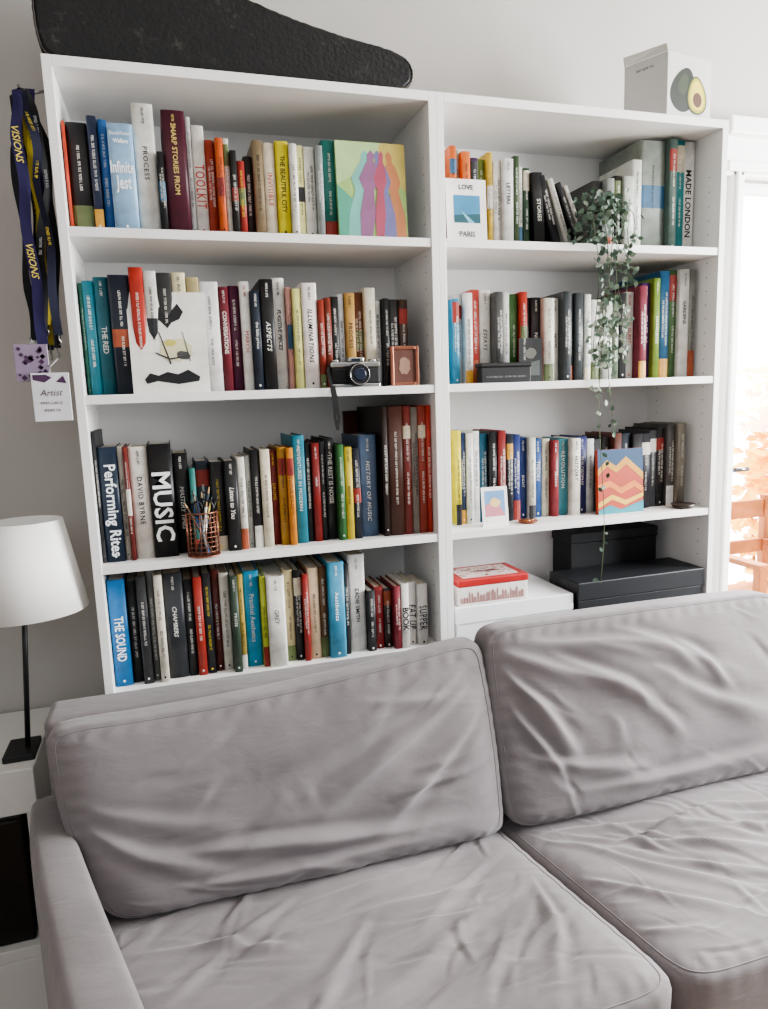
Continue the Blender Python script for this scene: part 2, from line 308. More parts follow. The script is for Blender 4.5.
# ------------------------------------------------------------------ books
pagem=mat('#d9d0bb',.85,'paper'); pagew=mat('#e6e2d8',.85,'paper')
def make_book(x,y,z,w,d,h,colr,title,tcol,group,lean=0,band=None,extra=''):
    t=min(.0022,w*.2); e=min(.003,w*.2)
    pr=[(-w/2,d),(-w/2,e),(-w*.35,e*.3),(0,0),(w*.35,e*.3),(w/2,e),(w/2,d),(w/2-t,d),(w/2-t,e+t),(-w/2+t,e+t),(-w/2+t,d)]
    bm=bmesh.new()
    A=[bm.verts.new((a,b,0)) for a,b in pr]; B=[bm.verts.new((a,b,h)) for a,b in pr]; n=len(pr)
    for i in range(n):
        f=bm.faces.new((A[i],A[(i+1)%n],B[(i+1)%n],B[i])); f.smooth= 1<=i<=4
    bm.faces.new(A[::-1]); bm.faces.new(B)
    me=bpy.data.meshes.new('book'); bm.normal_update(); bm.to_mesh(me); bm.free(); me.materials.append(mat(colr,.45,'book'))
    size='tall' if h>.245 else ('small' if h<.19 else 'medium-height')
    thick='thick' if w>.028 else ('slim' if w<.014 else '')
    lab=f"{size} {thick} {hexname(colr)} book with {hexname(tcol)} spine lettering{extra}".replace('  ',' ')
    o=thing('book',lab,'book',(x,y,z),group,me); o.rotation_euler=(0,lean,0)
    bm=bmesh.new(); bmbox(bm,-w/2+t,w/2-t,e+t,d-.004,.003,h-.004)
    pm=mesh_obj('page_block',bm,random.choice([pagem,pagew])); pm.parent=o
    bm=bmesh.new(); yy=-.0007
    DN=(0,0,-1); RT=(1,0,0); UP=(0,0,1)
    if title=='Infinite Jest':
        put_text(bm,'Infinite',(0,yy,h*.60),RT,UP,w*.94,h*.2,stretch=1.9); put_text(bm,'Jest',(0,yy,h*.44),RT,UP,w*.62,h*.2,stretch=1.9)
        put_text(bm,'David Foster',(0,yy,h*.91),RT,UP,w*.84,h*.1,stretch=1.2); put_text(bm,'Wallace',(0,yy,h*.84),RT,UP,w*.6,h*.1,stretch=1.2)
    elif title:
        big=title in('MUSIC','TOOLKIT','THE SOUND','Performing Rites','BOOK','EAT UP','SUPPER','MADE LONDON')
        L=h*{'Performing Rites':.8,'ILLUMINATIONS':.7,'MUSIC':.62,'Aesthetics':.6,'THE SOUND':.42}.get(title,.40 if len(title)<9 else .6); zc=h*(.45 if big else random.uniform(.45,.62))
        put_text(bm,title,(0,yy,zc),DN,RT,L,w*{'MADE LONDON':.45,'THE SOUND':.55}.get(title,.8) if big else min(w*random.uniform(.32,.5),.0105),stretch=1.6 if big else random.choice([.9,1.1,1.5]))
        if h>.2 and not big: put_marks(bm,(0,yy,h*.9),DN,RT,h*.13,w*.22)
    else:
        s=random.random()
        if s<.45: put_marks(bm,(0,yy,h*random.uniform(.45,.6)),DN,RT,h*random.uniform(.35,.6),w*random.uniform(.3,.5))
        elif s<.75:
            put_marks(bm,(0,yy,h*.72),DN,RT,h*.3,w*.25); put_marks(bm,(0,yy,h*.36),DN,RT,h*.26,w*.4)
        else:
            put_marks(bm,(w*.16,yy,h*.55),DN,RT,h*.5,w*.25); put_marks(bm,(-w*.18,yy,h*.55),DN,RT,h*.35,w*.2)
    if random.random()<.35:
        q=min(.005,w*.25); poly(bm,[(math.cos(k*math.pi/4)*q*.5,yy,h*.05+math.sin(k*math.pi/4)*q*.6) for k in range(8)])
    lt=mesh_obj('lettering',bm,mat(tcol,.5)); lt.parent=o
    if band:
        a,b,c=band; bm=bmesh.new()
        ww=w/2*.98
        f=lambda q:(e*.3*abs(q)/(w*.35) if abs(q)<=w*.35 else e*.3+(abs(q)-w*.35)/(w*.15)*e*.7)-.0004
        qs=[-ww,-w*.35,0,w*.35,ww]
        lo_=[bm.verts.new((q,f(q),h*a)) for q in qs]; hi_=[bm.verts.new((q,f(q),h*b)) for q in qs]
        for i in range(4): bm.faces.new((lo_[i],lo_[i+1],hi_[i+1],hi_[i]))
        bo=mesh_obj('spine_band',bm,mat(c,.5,'book')); bo.parent=o
    return o
BANDC=['#c9bfa8','#8f3128','#2b2b2e','#c7953a','#37607e','#dad6ce','#626e45','#9c5033']
for rn,rw in ROWS.items():
    z=SZ[rw['z']]; (bx0,by0),(bx1,by1)=rw['base']; xp=rw['x0']; yf=rw['yf']
    lo=.0 if rn[0]=='L' else .8
    prevx=None
    for bi,(xe,top,colr,title,tcol) in enumerate(rw['b']):
        base=by0+(by1-by0)*((xp+xe)/2-bx0)/(bx1-bx0); mid=(base+top)/2
        xa=meas(xp,mid,yf).x; xb=meas(xe,mid,yf).x
        if prevx is None: prevx=max(xa,lo+T+.002)
        xa=prevx; xb=max(xb,xa+.006); prevx=xb
        h=meas((xp+xe)/2,top,yf).z-z+random.uniform(-.004,.004); h=max(.15,min(h,.285))
        w=xb-xa-.0010; dep=min(.195,max(.12,h*.66))
        jy=random.uniform(-.010,.022)
        if xb<=lo+.8-T-.001:
            band=None
            if title is None and random.random()<.45:
                a=random.choice([0,.0,.72,.4]); band=(a+.001,a+random.uniform(.14,.26),random.choice(BANDC))
                if band[1]>1: band=(band[0],.999,band[2])
            make_book((xa+xb)/2,yf+jy,z,w,dep,h,colr,title,tcol,rw['group'],band=band)
        xp=xe
def lean_book(px,base_z,yf,w,h,colr,ang,title=None,tcol=W,group='books on the top shelf of the right bookcase'):
    x=meas(px,238,yf).x
    lift=abs(math.sin(ang))*w/2
    make_book(x,yf,base_z+lift,w,.14,h,colr,title,tcol,group,lean=ang,extra=', leaning over')
lean_book(541,SZ['a'],.06,.030,.175,'#1a1a1c',-.06,'STORIES')
lean_book(558,SZ['a'],.06,.022,.172,'#202024',-.28)
lean_book(570,SZ['a'],.06,.016,.170,'#d0cdc3',-.34,None,K)
lean_book(580,SZ['a'],.06,.012,.165,'#2b2b2e',-.38)
lean_book(588,SZ['a'],.06,.010,.160,'#d6d2c9',-.42,None,K)
for xa,xe,top,c in [(383,389,403,'#2b1f1c'),(389,404,402,'#46291f'),(404,412,404,'#702b24'),(412,419,407,'#7e766e'),(419,427,404,'#964032'),(427,435,399,'#b0382a')]:
    a=meas(xa,470,.03).x; b=meas(xe,470,.03).x; b=min(b,.8-T-.001); h=meas((xa+xe)/2,top,.03).z-SZ['c']
    make_book((a+b)/2,.03,SZ['c'],b-a-.0006,.22,min(h,.31),c,None,W if c!='#7e766e' else K,'large folders on the third shelf of the left bookcase',band=(.75,.85,'#cdbfa5') if c in('#702b24','#964032') else None)
a=meas(352,420,.17).x; b=meas(381,420,.17).x
make_book((a+b)/2,.255,SZ['c'],b-a,.015,.30,'#5a3529',None,K,'large folders on the third shelf of the left bookcase')

# ------------------------------------------------------------------ flat standing cards
def card(name,label,cat,pl,pr,base,top,y,z,leanb,mw,deco,thick=.003,group=None,sc=1):
    xa=meas(pl,(base+top)/2,y).x; xb=meas(pr,(base+top)/2,y).x; h=meas((pl+pr)/2,top,y).z-z
    w=xb-xa
    bm=bmesh.new(); bmbox(bm,-w/2,w/2,0,thick,0,h,.0004,1)
    me=bpy.data.meshes.new(name); bm.to_mesh(me); bm.free(); me.materials.append(mw)
    o=thing(name,label,cat,((xa+xb)/2,y,z),group,me); o.rotation_euler=(-leanb,0,0)
    for i,(pn,pts,c) in enumerate(deco):
        bm=bmesh.new(); yy=-.0004-.00012*i
        if isinstance(pts,str):
            u,v,L,H=c[1:]; put_text(bm,pts,((u-.5)*w,yy,v*h),(1,0,0),(0,0,1),L*w,H*h); cc=c[0]
        else:
            poly(bm,[((a-.5)*w*sc,yy,(.5+(b-.5)*sc)*h) for a,b in pts]); cc=c
        q=mesh_obj(pn,bm,mat(cc,.6)); q.parent=o
    return o
def blob(cx,cy,rx,ry,n=18,j=.12,seed=0,rot=0):
    r=random.Random(seed); out=[]
    for i in range(n):
        a=2*math.pi*i/n; k=1+r.uniform(-j,j); x=math.cos(a)*rx*k; y=math.sin(a)*ry*k
        out.append((cx+x*math.cos(rot)-y*math.sin(rot),cy+x*math.sin(rot)+y*math.cos(rot)))
    return out
def figure(cx,lean,wd):
    L=[(-.05,0),(-.07,.25),(-.045,.5),(-.10,.62),(-.05,.76),(-.03,.80),(-.035,.87),(0,.92),(.035,.87),(.03,.80),(.06,.75),(.09,.6),(.05,.5),(.08,.25),(.06,0)]
    return [(cx+a*wd+lean*b,b) for a,b in L]
card('art_book','square art book with pastel dancing silhouettes on its cover','book',338,407,236,140,.022,SZ['a'],.07,mat('#98b56e',.35,'book'),[
 ('cover_picture',[(0,.55),(.5,.75),(.7,1),(0,1)],'#aac68c'),('cover_picture',[(.55,.8),(1,.5),(1,1),(.65,1)],'#c2b262'),
 ('cover_picture',[(0,0),(.3,0),(.22,.4),(0,.55)],'#529c83'),
 ('figure_picture',figure(.20,.25,1.5),'#74b0a4'),('figure_picture',figure(.90,-.16,1.3),'#bb7b52'),
 ('figure_picture',figure(.74,-.16,1.5),'#726f9c'),
 ('figure_picture',figure(.38,.14,1.5),'#8c5e81'),('figure_picture',figure(.58,.08,1.0),'#a64e63')],thick=.012)
card('art_card','white art card with black mountain and yellow figure drawing','picture',129,207,390,291,.022,SZ['b'],.06,mat('#e3e1da',.7),[
 ('ink_drawing',[(.22,.70),(.3,.78),(.4,.74),(.5,.66),(.56,.72),(.68,.76),(.74,.84),(.66,.93),(.58,.86),(.5,.84),(.42,.9),(.34,.86),(.3,.80)],'#1c1c1e'),
 ('ink_drawing',[(.12,.1),(.2,.17),(.32,.14),(.45,.18),(.6,.15),(.75,.2),(.92,.12),(.9,.07),(.6,.04),(.3,.08),(.15,.05)],'#161618'),
 ('ink_drawing',blob(.6,.42,.24,.13,seed=3),'#d2cdaa'),('ink_drawing',blob(.7,.36,.10,.05,seed=4),'#4a4a48'),('ink_drawing',blob(.52,.5,.08,.04,seed=6),'#c2b960'),
 ('ink_drawing',[(.36,.62),(.375,.62),(.52,.27),(.50,.26)],'#2a2a2a'),('ink_drawing',[(.70,.62),(.71,.62),(.80,.3),(.785,.29)],'#555555'),
 ('ink_drawing',[(.3,.4),(.5,.33),(.8,.36),(.8,.35),(.5,.31),(.3,.385)],'#333333')],sc=.9)
card('greeting_card','white greeting card with blue sea picture reading LOVE','card',447,487,238,178,.025,SZ['a'],.05,mat('#e8e6e1',.6),[
 ('sea_picture',[(.18,.3),(.84,.3),(.84,.74),(.18,.74)],'#3d84a8'),('sea_picture',[(.18,.3),(.84,.3),(.84,.45),(.18,.42)],'#25555f'),('sea_picture',[(.35,.5),(.5,.42),(.7,.3),(.55,.3)],'#79b7c9'),
 ('lettering','LOVE',('#333',.5,.87,.45,.08)),('lettering','PARIS',('#333',.5,.12,.45,.09))])
card('snapshot_print','small white-bordered instant photo with pink and blue picture','photo',483,509,527,487,.03,SZ['c'],.12,mat('#efedea',.5),[
 ('photo_picture',[(.12,.25),(.88,.25),(.88,.9),(.12,.9)],'#6f9ec9'),('photo_picture',[(.12,.25),(.88,.25),(.6,.62),(.12,.55)],'#c9808c'),('photo_picture',blob(.5,.6,.2,.12,seed=2),'#e2c58c')],thick=.002)
card('picture_book','standing book with rainbow landscape stripes on its cover','book',599,644,513,449,.045,SZ['c'],.05,mat('#b5442c',.5),[
 ('cover_picture',[(0,.70),(.2,.84),(.4,.74),(.62,.88),(1,.62),(1,1),(0,1)],'#24486a'),
 ('cover_picture',[(0,.60),(.2,.74),(.4,.63),(.62,.76),(1,.5),(1,.62),(.62,.88),(.4,.74),(.2,.84),(0,.70)],'#c9943a'),
 ('cover_picture',[(0,.36),(.25,.42),(.5,.3),(.8,.4),(1,.3),(1,.38),(.8,.5),(.5,.40),(.25,.52),(0,.46)],'#d9803a'),
 ('cover_picture',[(0,.1),(.3,.22),(.6,.12),(1,.24),(1,.3),(.6,.2),(.3,.3),(0,.18)],'#d8b04a'),
 ('cover_picture',[(0,0),(1,0),(1,.18),(.75,.12),(.5,.06),(.25,.14),(0,.06)],'#2f8a98')],thick=.012)

xa=meas(391,385,.02).x; xb=meas(419,385,.02).x; hh=meas(405,346,.02).z-SZ['b']
fr=thing('framed_portrait','small copper framed picture standing beside the film camera','picture',((xa+xb)/2,.02,SZ['b']))
fm=mat('#9a6450',.35,'plain',.6); z0=SZ['b']
for a in ((xa,xa+.008,z0,z0+hh),(xb-.008,xb,z0,z0+hh),(xa+.008,xb-.008,z0,z0+.008),(xa+.008,xb-.008,z0+hh-.008,z0+hh)):
    box('frame_bar',a[0],a[1],.016,.026,a[2],a[3],fm,fr,.0015)
box('picture',xa+.008,xb-.008,.02,.024,z0+.008,z0+hh-.008,mat('#6d463a',.5,'wood'),fr,0)
bm=bmesh.new(); poly(bm,[((xa+xb)/2+(q[0]-.5)*(xb-xa),.0195,z0+q[1]*hh) for q in blob(.5,.5,.2,.22,seed=1)]); mesh_obj('portrait_picture',bm,mat('#9a7c68',.6),fr)

# ------------------------------------------------------------------ film camera
xa=meas(333,386,.0).x; xb=meas(383,386,.0).x; zt=meas(360,357,.01).z; z0=SZ['b']; cx=(xa+xb)/2
fc=thing('film_camera','silver and black film camera standing at the shelf edge','camera',(cx,.03,z0))
H=zt-z0; bl=mat('#141416',.6,'plain'); ch=mat('#b9b9b6',.25,'plain',.9)
box('camera_body',xa,xb,.014,.046,z0+.006,z0+H*.68,bl,fc,.006,seg=3)
box('bottom_plate',xa+.001,xb-.001,.015,.045,z0,z0+.008,ch,fc,.002)
box('top_plate',xa,xb,.014,.046,z0+H*.66,z0+H*.86,ch,fc,.004,seg=3)
box('viewfinder',cx-.018,cx+.020,.012,.040,z0+H*.84,z0+H,ch,fc,.003)
bm=bmesh.new()
for k,(r,ya,yb) in enumerate([(.026,.015,.004),(.024,.004,-.006),(.021,-.006,-.012)]): cyl(bm,(cx+.002,ya,z0+H*.42),(cx+.002,yb,z0+H*.42),r,r,28)
mesh_obj('lens_barrel',bm,mat('#1d1d1f',.35),fc)
bm=bmesh.new(); cyl(bm,(cx+.002,-.0121,z0+H*.42),(cx+.002,-.0132,z0+H*.42),.015,.012,24); mesh_obj('lens_glass',bm,mat('#2a3040',.05),fc)
bm=bmesh.new(); tube(bm,[(cx+.002+math.cos(t*math.pi/12)*.0225,-.0125,z0+H*.42+math.sin(t*math.pi/12)*.0225) for t in range(24)],.0010,6,closed=True); mesh_obj('lens_ring',bm,ch,fc)
bm=bmesh.new(); cyl(bm,(xb-.014,.03,z0+H*.86),(xb-.014,.03,z0+H*.94),.009,.009,20); mesh_obj('dial',bm,ch,fc)
bm=bmesh.new(); cyl(bm,(xa+.014,.03,z0+H*.86),(xa+.014,.03,z0+H*.93),.010,.010,20); mesh_obj('dial',bm,ch,fc)
bm=bmesh.new(); bmbox(bm,cx-.010,cx+.010,.0115,.013,z0+H*.87,z0+H*.96,0); mesh_obj('viewfinder_window',bm,mat('#2a2f3a',.1),fc)
bm=bmesh.new()
pts=[(xa,.025,z0+H*.75),(xa-.008,.01,z0+H*.6),(xa-.006,-.006,z0+.01),(xa-.002,-.010,z0-.03),(xa,-.009,z0-.07),(xa+.004,-.009,z0-.095),(xa+.008,-.008,z0-.07),(xa+.004,-.007,z0-.02),(xa+.002,.004,z0+.004),(xa+.006,.012,z0+.004)]
for i in range(len(pts)-1):
    a=Vector(pts[i]);b=Vector(pts[i+1]); wv=Vector((.0035,0,0)); th=Vector((0,-.001,0))
    f=[a-wv,a+wv,b+wv,b-wv]; poly(bm,f); poly(bm,[q+th for q in f][::-1])
bmesh.ops.remove_doubles(bm,verts=bm.verts,dist=1e-5)
mesh_obj('camera_strap',bm,mat('#1a1a1a',.8),fc)

# ------------------------------------------------------------------ pen cup
xa=meas(187,545,.0).x; xb=meas(221,545,.0).x; z0=SZ['c']; r=(xb-xa)/2*.95; cx=(xa+xb)/2; cyy=.0+r*.2+.012; zt=meas(203,511,cyy).z
cup=thing('pen_cup','copper wire mesh pen cup holding pens','pen cup',(cx,cyy,z0))
cop=mat('#9c6a56',.35,'plain',.7)
bm=bmesh.new(); n=18; m=9
for k in range(m+1):
    zz=z0+.0015+(zt-z0-.003)*k/m; tube(bm,[(cx+math.cos(2*math.pi*i/24)*r,cyy+math.sin(2*math.pi*i/24)*r,zz) for i in range(24)],.0018 if k in(0,m) else .0008,5,closed=True)
for i in range(n):
    a=2*math.pi*i/n; cyl(bm,(cx+math.cos(a)*r,cyy+math.sin(a)*r,z0+.001),(cx+math.cos(a)*r,cyy+math.sin(a)*r,zt-.001),.0008,seg=5)
mesh_obj('wire_mesh',bm,cop,cup)
bm=bmesh.new(); cyl(bm,(cx,cyy,z0+.0002),(cx,cyy,z0+.002),r,seg=24); mesh_obj('cup_base',bm,cop,cup)
for i,(c,tx,ty,L) in enumerate([('#2a6fb0',-.5,.2,.125),('#1c1c1e',.1,.5,.14),('#c9b46a',.6,.1,.13),('#d8d8d4',.3,-.3,.12),('#24324a',-.2,-.2,.135),('#5c4a40',-.8,-.1,.12),('#303030',.9,.3,.13),('#44525a',.5,.4,.15),('#8a8a86',-.35,.5,.145)]):
    b0=Vector((cx-tx*r*.6,cyy-ty*r*.5,z0+.004)); b1=Vector((cx+tx*r*1.25,cyy+ty*r*.8,z0+L)); 
    pen=thing('pen',f'{hexname(c)} pen standing in the wire cup','pen',b0,group='pens in the wire cup')
    bm=bmesh.new(); cyl(bm,b0,b0.lerp(b1,.9),.0026,.0026,10); mesh_obj('pen_barrel',bm,mat(c,.4),pen)
    bm=bmesh.new(); cyl(bm,b0.lerp(b1,.9),b1,.0024,.0008,10); mesh_obj('pen_tip',bm,mat('#caa77a' if i%2 else '#333333',.5),pen)
sc=thing('scissors','black-handled scissors standing in the wire cup','scissors',(cx+.004,cyy,z0+.004))
for s in (-1,1):
    bm=bmesh.new(); tube(bm,[(cx+.004+s*.012+math.cos(2*math.pi*i/16)*.010,cyy,z0+.105+math.sin(2*math.pi*i/16)*.016) for i in range(16)],.0022,6,closed=True)
    mesh_obj('finger_loop',bm,mat('#1c1c1c',.4),sc)
    bm=bmesh.new(); cyl(bm,(cx+.004+s*.006,cyy,z0+.09),(cx+.004-s*.003,cyy,z0+.004),.004,.001,6)
    mesh_obj('blade',bm,mat('#a9a9a9',.3,'plain',1),sc)

# ------------------------------------------------------------------ small things on right case
def lidded_box(name,label,x0,x1,y0,y1,z0,z1,lid,mb,ml=None,cat='storage box'):
    e=thing(name,label,cat,((x0+x1)/2,(y0+y1)/2,z0)); ml=ml or mb
    box('box_body',x0+.003,x1-.003,y0+.003,y1-.003,z0,z1-lid,mb,e,.002)
    box('lid',x0,x1,y0,y1,z1-lid,z1,ml,e,.003)
    return e
xa=meas(478,382,.03).x; xb=meas(529,382,.03).x; zt=meas(500,363,.03).z
e=lidded_box('trinket_box','flat black trinket box on the shelf in front of books',xa,xb,.012,.048,SZ['b'],zt,.01,mat('#121214',.5),cat='box')
bm=bmesh.new(); put_marks(bm,((xa+xb)/2,.0115,SZ['b']+.014),(1,0,0),(0,0,1),xb-xa-.03,.004)
mesh_obj('lettering',bm,mat('#8a8a86',.6),e)
card('postcard','dark landscape postcard propped against the books','postcard',519,542,382,338,.0495,SZ['b'],.0,mat('#2c2e2e',.5),[('photo_picture',[(.1,.15),(.9,.15),(.9,.5),(.1,.4)],'#5d6460'),('photo_picture',blob(.5,.65,.25,.12,seed=5),'#77786f')],thick=.0005)
c0=meas(528,523,.035); dz=SZ['c']
dish=thing('trinket_dish','small brown dish with coins on the shelf','dish',(c0.x,.035,dz))
bm=bmesh.new(); cyl(bm,(c0.x,.035,dz),(c0.x,.035,dz+.006),.02,.026,28); mesh_obj('dish_bowl',bm,mat('#8a4a32',.4),dish)
for q in ((-.006,.033,.011,.0085),(.009,.038,.009,.008)):
    bm=bmesh.new(); cyl(bm,(c0.x+q[0],q[1],dz+.006),(c0.x+q[0],q[1],dz+q[3]),q[2],q[2],20); mesh_obj('coin',bm,mat('#c08a5a',.3,'plain',.8),dish)
c0=meas(684,505,.03)
d2=thing('stone_dish','small dark round dish at the shelf end','dish',(min(c0.x,1.54),.03,dz))
bm=bmesh.new(); cyl(bm,(d2.location.x,.035,dz),(d2.location.x,.035,dz+.012),.024,.032,28); mesh_obj('dish_bowl',bm,mat('#3a2f2a',.4),d2)
wb=lidded_box('storage_box','white cardboard storage box with lid on the lower shelf',.83,1.165,.012,.255,SZ['e'],.825,.045,mat('#eceef0',.5,'paint'))
bb=lidded_box('storage_box','wide black cardboard storage box with lid on the lower shelf',1.172,1.578,.004,.150,SZ['e'],.852,.05,mat('#1b1e22',.5,'paint'))
b2=lidded_box('storage_box','tall dark storage box standing behind the wide black box',1.245,1.54,.156,.262,SZ['e'],.950,.03,mat('#101214',.55,'paint'))
xa=meas(457,590,.03).x; xb=meas(526,585,.03).x
tin=thing('biscuit_tin','red and white patterned tin with skyline drawing on the white box','tin',((xa+xb)/2,.08,.825))
box('tin_body',xa,xb,.02,.15,.825,.874,mat('#e8e2dc',.4),tin,.004,seg=3)
box('tin_lid',xa-.002,xb+.002,.018,.152,.874,.893,mat('#b53230',.35),tin,.004,seg=3)
bm=bmesh.new(); bmbox(bm,xa+.02,xb-.02,.035,.135,.893,.8936); mesh_obj('lid_picture',bm,mat('#d9ccc6',.5),tin)
bm=bmesh.new(); x=xa+.006; tops=[]
while x<xb-.012:
    w=random.uniform(.003,.008); h=random.uniform(.008,.026); g=random.uniform(.001,.003)
    tops+=[(x,.0194,.835),(x,.0194,.832+h),(x+w*.5,.0194,.832+h*1.3),(x+w,.0194,.832+h),(x+w,.0194,.835)]; x+=w+g
poly(bm,[(xa+.006,.0194,.832)]+tops+[(x,.0194,.832)])
mesh_obj('skyline_print',bm,mat('#a87f7a',.5),tin)
bm=bmesh.new()
for i in range(70):
    a=random.uniform(xa+.024,xb-.024); b=random.uniform(.040,.130); s=random.uniform(.002,.006); poly(bm,[(a-s,b,.8940),(a,b-s*.7,.8940),(a+s,b,.8940),(a,b+s,.8940)])
mesh_obj('lid_print',bm,mat('#a8383a',.5),tin)
bm=bmesh.new(); put_text(bm,'HOME',((xa+xb)/2,.085,.8944),(1,0,0),(0,1,0),.07,.035); mesh_obj('lettering',bm,mat('#6d1f20',.5),tin)

# ------------------------------------------------------------------ trailing plant
pl=thing('trailing_plant','trailing plant with small variegated leaves hanging over shelves','plant',(1.235,.04,SZ['a']))
bm=bmesh.new(); cyl(bm,(1.235,.045,SZ['a']),(1.235,.045,SZ['a']+.07),.03,.04,28); mesh_obj('pot',bm,mat('#6d6f6a',.6),pl,label='small grey plant pot')
bm=bmesh.new(); cyl(bm,(1.235,.045,SZ['a']+.062),(1.235,.045,SZ['a']+.071),.036,.036,24); mesh_obj('soil',bm,mat('#2e241c',.9),pl)
sb=bmesh.new(); lb=bmesh.new()
def leaf(c,s,mi):
    a=random.random()*6.28; n=Vector((math.cos(a)*.7,-.6+math.sin(a)*.5,random.uniform(-.5,.6))).normalized()
    u=n.orthogonal().normalized(); u.rotate(Matrix.Rotation(random.random()*6.28,3,n)); v=n.cross(u)
    pts=[(-1,0),(-.5,.55),(.2,.62),(1,0),(.2,-.62),(-.5,-.55)]
    vs=[lb.verts.new(c+u*(q[0]*s)+v*(q[1]*s)+n*(abs(q[1])*s*.25)) for q in pts]
    f=lb.faces.new(vs); f.material_index=mi
strands=[(1.20,1.40,34),(1.225,1.50,28),(1.25,1.22,54),(1.27,1.43,36),(1.235,.85,54),(1.30,1.60,24),(1.285,1.42,30)]
for x0,zend,nl in strands:
    z0=SZ['a']+.075; ph=random.random()*6; pts=[]
    n=26
    for i in range(n+1):
        t=i/n
        if t<.12: q=Vector((1.235+(x0-1.235)*t/.12,.045-.065*t/.12,z0+.02*math.sin(t/.12*3.14)))
        else:
            s=(t-.12)/.88; q=Vector((x0+.010*math.sin(ph+s*7)-.02*s*(zend<1.0),-.022+.006*math.sin(ph*2+s*9),z0-(z0-zend)*s))
        pts.append(q)
    tube(sb,pts,.0010,5)
    for i in range(nl):
        t=random.random()**(1.2 if zend<1 else .9)
        k=t*n; a=pts[min(int(k),n-1)]; b=pts[min(int(k)+1,n)]; c=a.lerp(b,k-int(k))
        spread=.008 if c.z<1.3 else .010
        leaf(c+Vector((random.gauss(0,spread),random.uniform(-.012,.008),random.gauss(0,.006))),random.uniform(.006,.009) if c.z<1.28 else random.uniform(.007,.010),random.choice([0,1,1,2]) if c.z>1.56 or c.z<1.33 else random.choice([1,2,2,3]))
for i in range(230):
    leaf(Vector((random.gauss(1.225,.034),random.uniform(-.03,.05),SZ['a']+random.uniform(.0,.12))),random.uniform(.008,.011),random.choice([0,0,1,1,2]))
for i in range(90):
    leaf(Vector((random.gauss(1.232,.018),random.uniform(-.04,-.010),random.uniform(1.41,1.53))),random.uniform(.008,.011),random.choice([1,2,2,3,3]))
mesh_obj('stem',sb,mat('#4d5a3a',.7),pl)
mesh_obj('foliage',lb,[mat('#3b4d41',.6,'leaf'),mat('#5c7362',.6,'leaf'),mat('#93a392',.6,'leaf'),mat('#bfc8ba',.6,'leaf')],pl)

# ------------------------------------------------------------------ violin case
vc=thing('violin_case','worn scuffed black violin case lying on top of the bookcase','instrument case',(.38,.12,2.02))
prof=[(-.005,2.045),(.008,2.022),(.05,2.0205),(.3,2.0205),(.55,2.0205),(.70,2.0205),(.738,2.026),(.757,2.045),(.755,2.075),(.735,2.094),(.69,2.106),(.64,2.112),(.585,2.122),(.52,2.136),(.46,2.151),(.40,2.170),(.34,2.192),(.28,2.215),(.20,2.235),(.12,2.245),(.03,2.235),(-.005,2.18),(-.010,2.10)]
def chaikin(P,k=2):
    for _ in range(k):
        Q=[]
        for i in range(len(P)):
            a,b=P[i],P[(i+1)%len(P)]; Q+= [(a[0]*.75+b[0]*.25,a[1]*.75+b[1]*.25),(a[0]*.25+b[0]*.75,a[1]*.25+b[1]*.75)]
        P=Q
    return P
P=chaikin(prof,3); rw_=random.Random(11)
P=[(a+rw_.uniform(-.0008,.0008),max(b+rw_.uniform(-.0008,.0008),2.0202)) for a,b in P]; ccx=sum(a for a,b in P)/len(P); ccz=sum(b for a,b in P)/len(P)
bm=bmesh.new(); rings=[]
for y,s in ((.020,.90),(.023,.97),(.032,1),(.105,1),(.1055,1.02),(.113,1.02),(.1135,1),(.180,1),(.192,.96),(.197,.88)):
    rings.append([bm.verts.new((ccx+(a-ccx)*(1-(1-s)*.25),y,max(2.0202,ccz+(b-ccz)*s))) for a,b in P])
for A,B in zip(rings,rings[1:]):
    for i in range(len(P)):
        f=bm.faces.new((A[i],A[(i+1)%len(P)],B[(i+1)%len(P)],B[i])); f.smooth=True
bm.faces.new(rings[0][::-1]); bm.faces.new(rings[-1]); bmesh.ops.recalc_face_normals(bm,faces=bm.faces)
mesh_obj('case_shell',bm,mat('#080809',.5,'case'),vc)
bm=bmesh.new()
edge=[(ccx+(a-ccx)*.995,.0225,max(2.024,ccz+(b-ccz)*.965)) for a,b in P]; tube(bm,edge,.0022,5,closed=True)
mesh_obj('edge_binding',bm,mat('#3a3632',.6,'case'),vc)

# ------------------------------------------------------------------ avocado box
c0=Vector((1.420,.012,2.0205)); cr_=Vector((1.572,.035,2.0205)); ht=.150
ex=(cr_-c0); cl=c0+Vector((-.050,.105,0))
av=thing('gift_box','white cardboard box printed with an avocado picture on the bookcase','box',((cr_+cl)/2))
bm=bmesh.new(); cbk=cr_+cl-c0; up=Vector((0,0,ht))
A=[bm.verts.new(q) for q in (c0,cr_,cbk,cl)]; B=[bm.verts.new(q+up) for q in (c0,cr_,cbk,cl)]
for i in range(4): bm.faces.new((A[i],A[(i+1)%4],B[(i+1)%4],B[i]))
bm.faces.new(A[::-1]); bm.faces.new(B); bmesh.ops.bevel(bm,geom=list(bm.edges),offset=.001,segments=1,affect='EDGES')
mesh_obj('box_body',bm,mat('#c3c1bf',.5,'paint'),av)
nrm=Vector((ex.y,-ex.x,0)).normalized()
def avp(name,pts,c,k):
    bm=bmesh.new(); poly(bm,[c0+ex*u+up*v+nrm*(.0005+.0003*k) for u,v in pts]); mesh_obj(name,bm,mat(c,.5,'plain'),av)
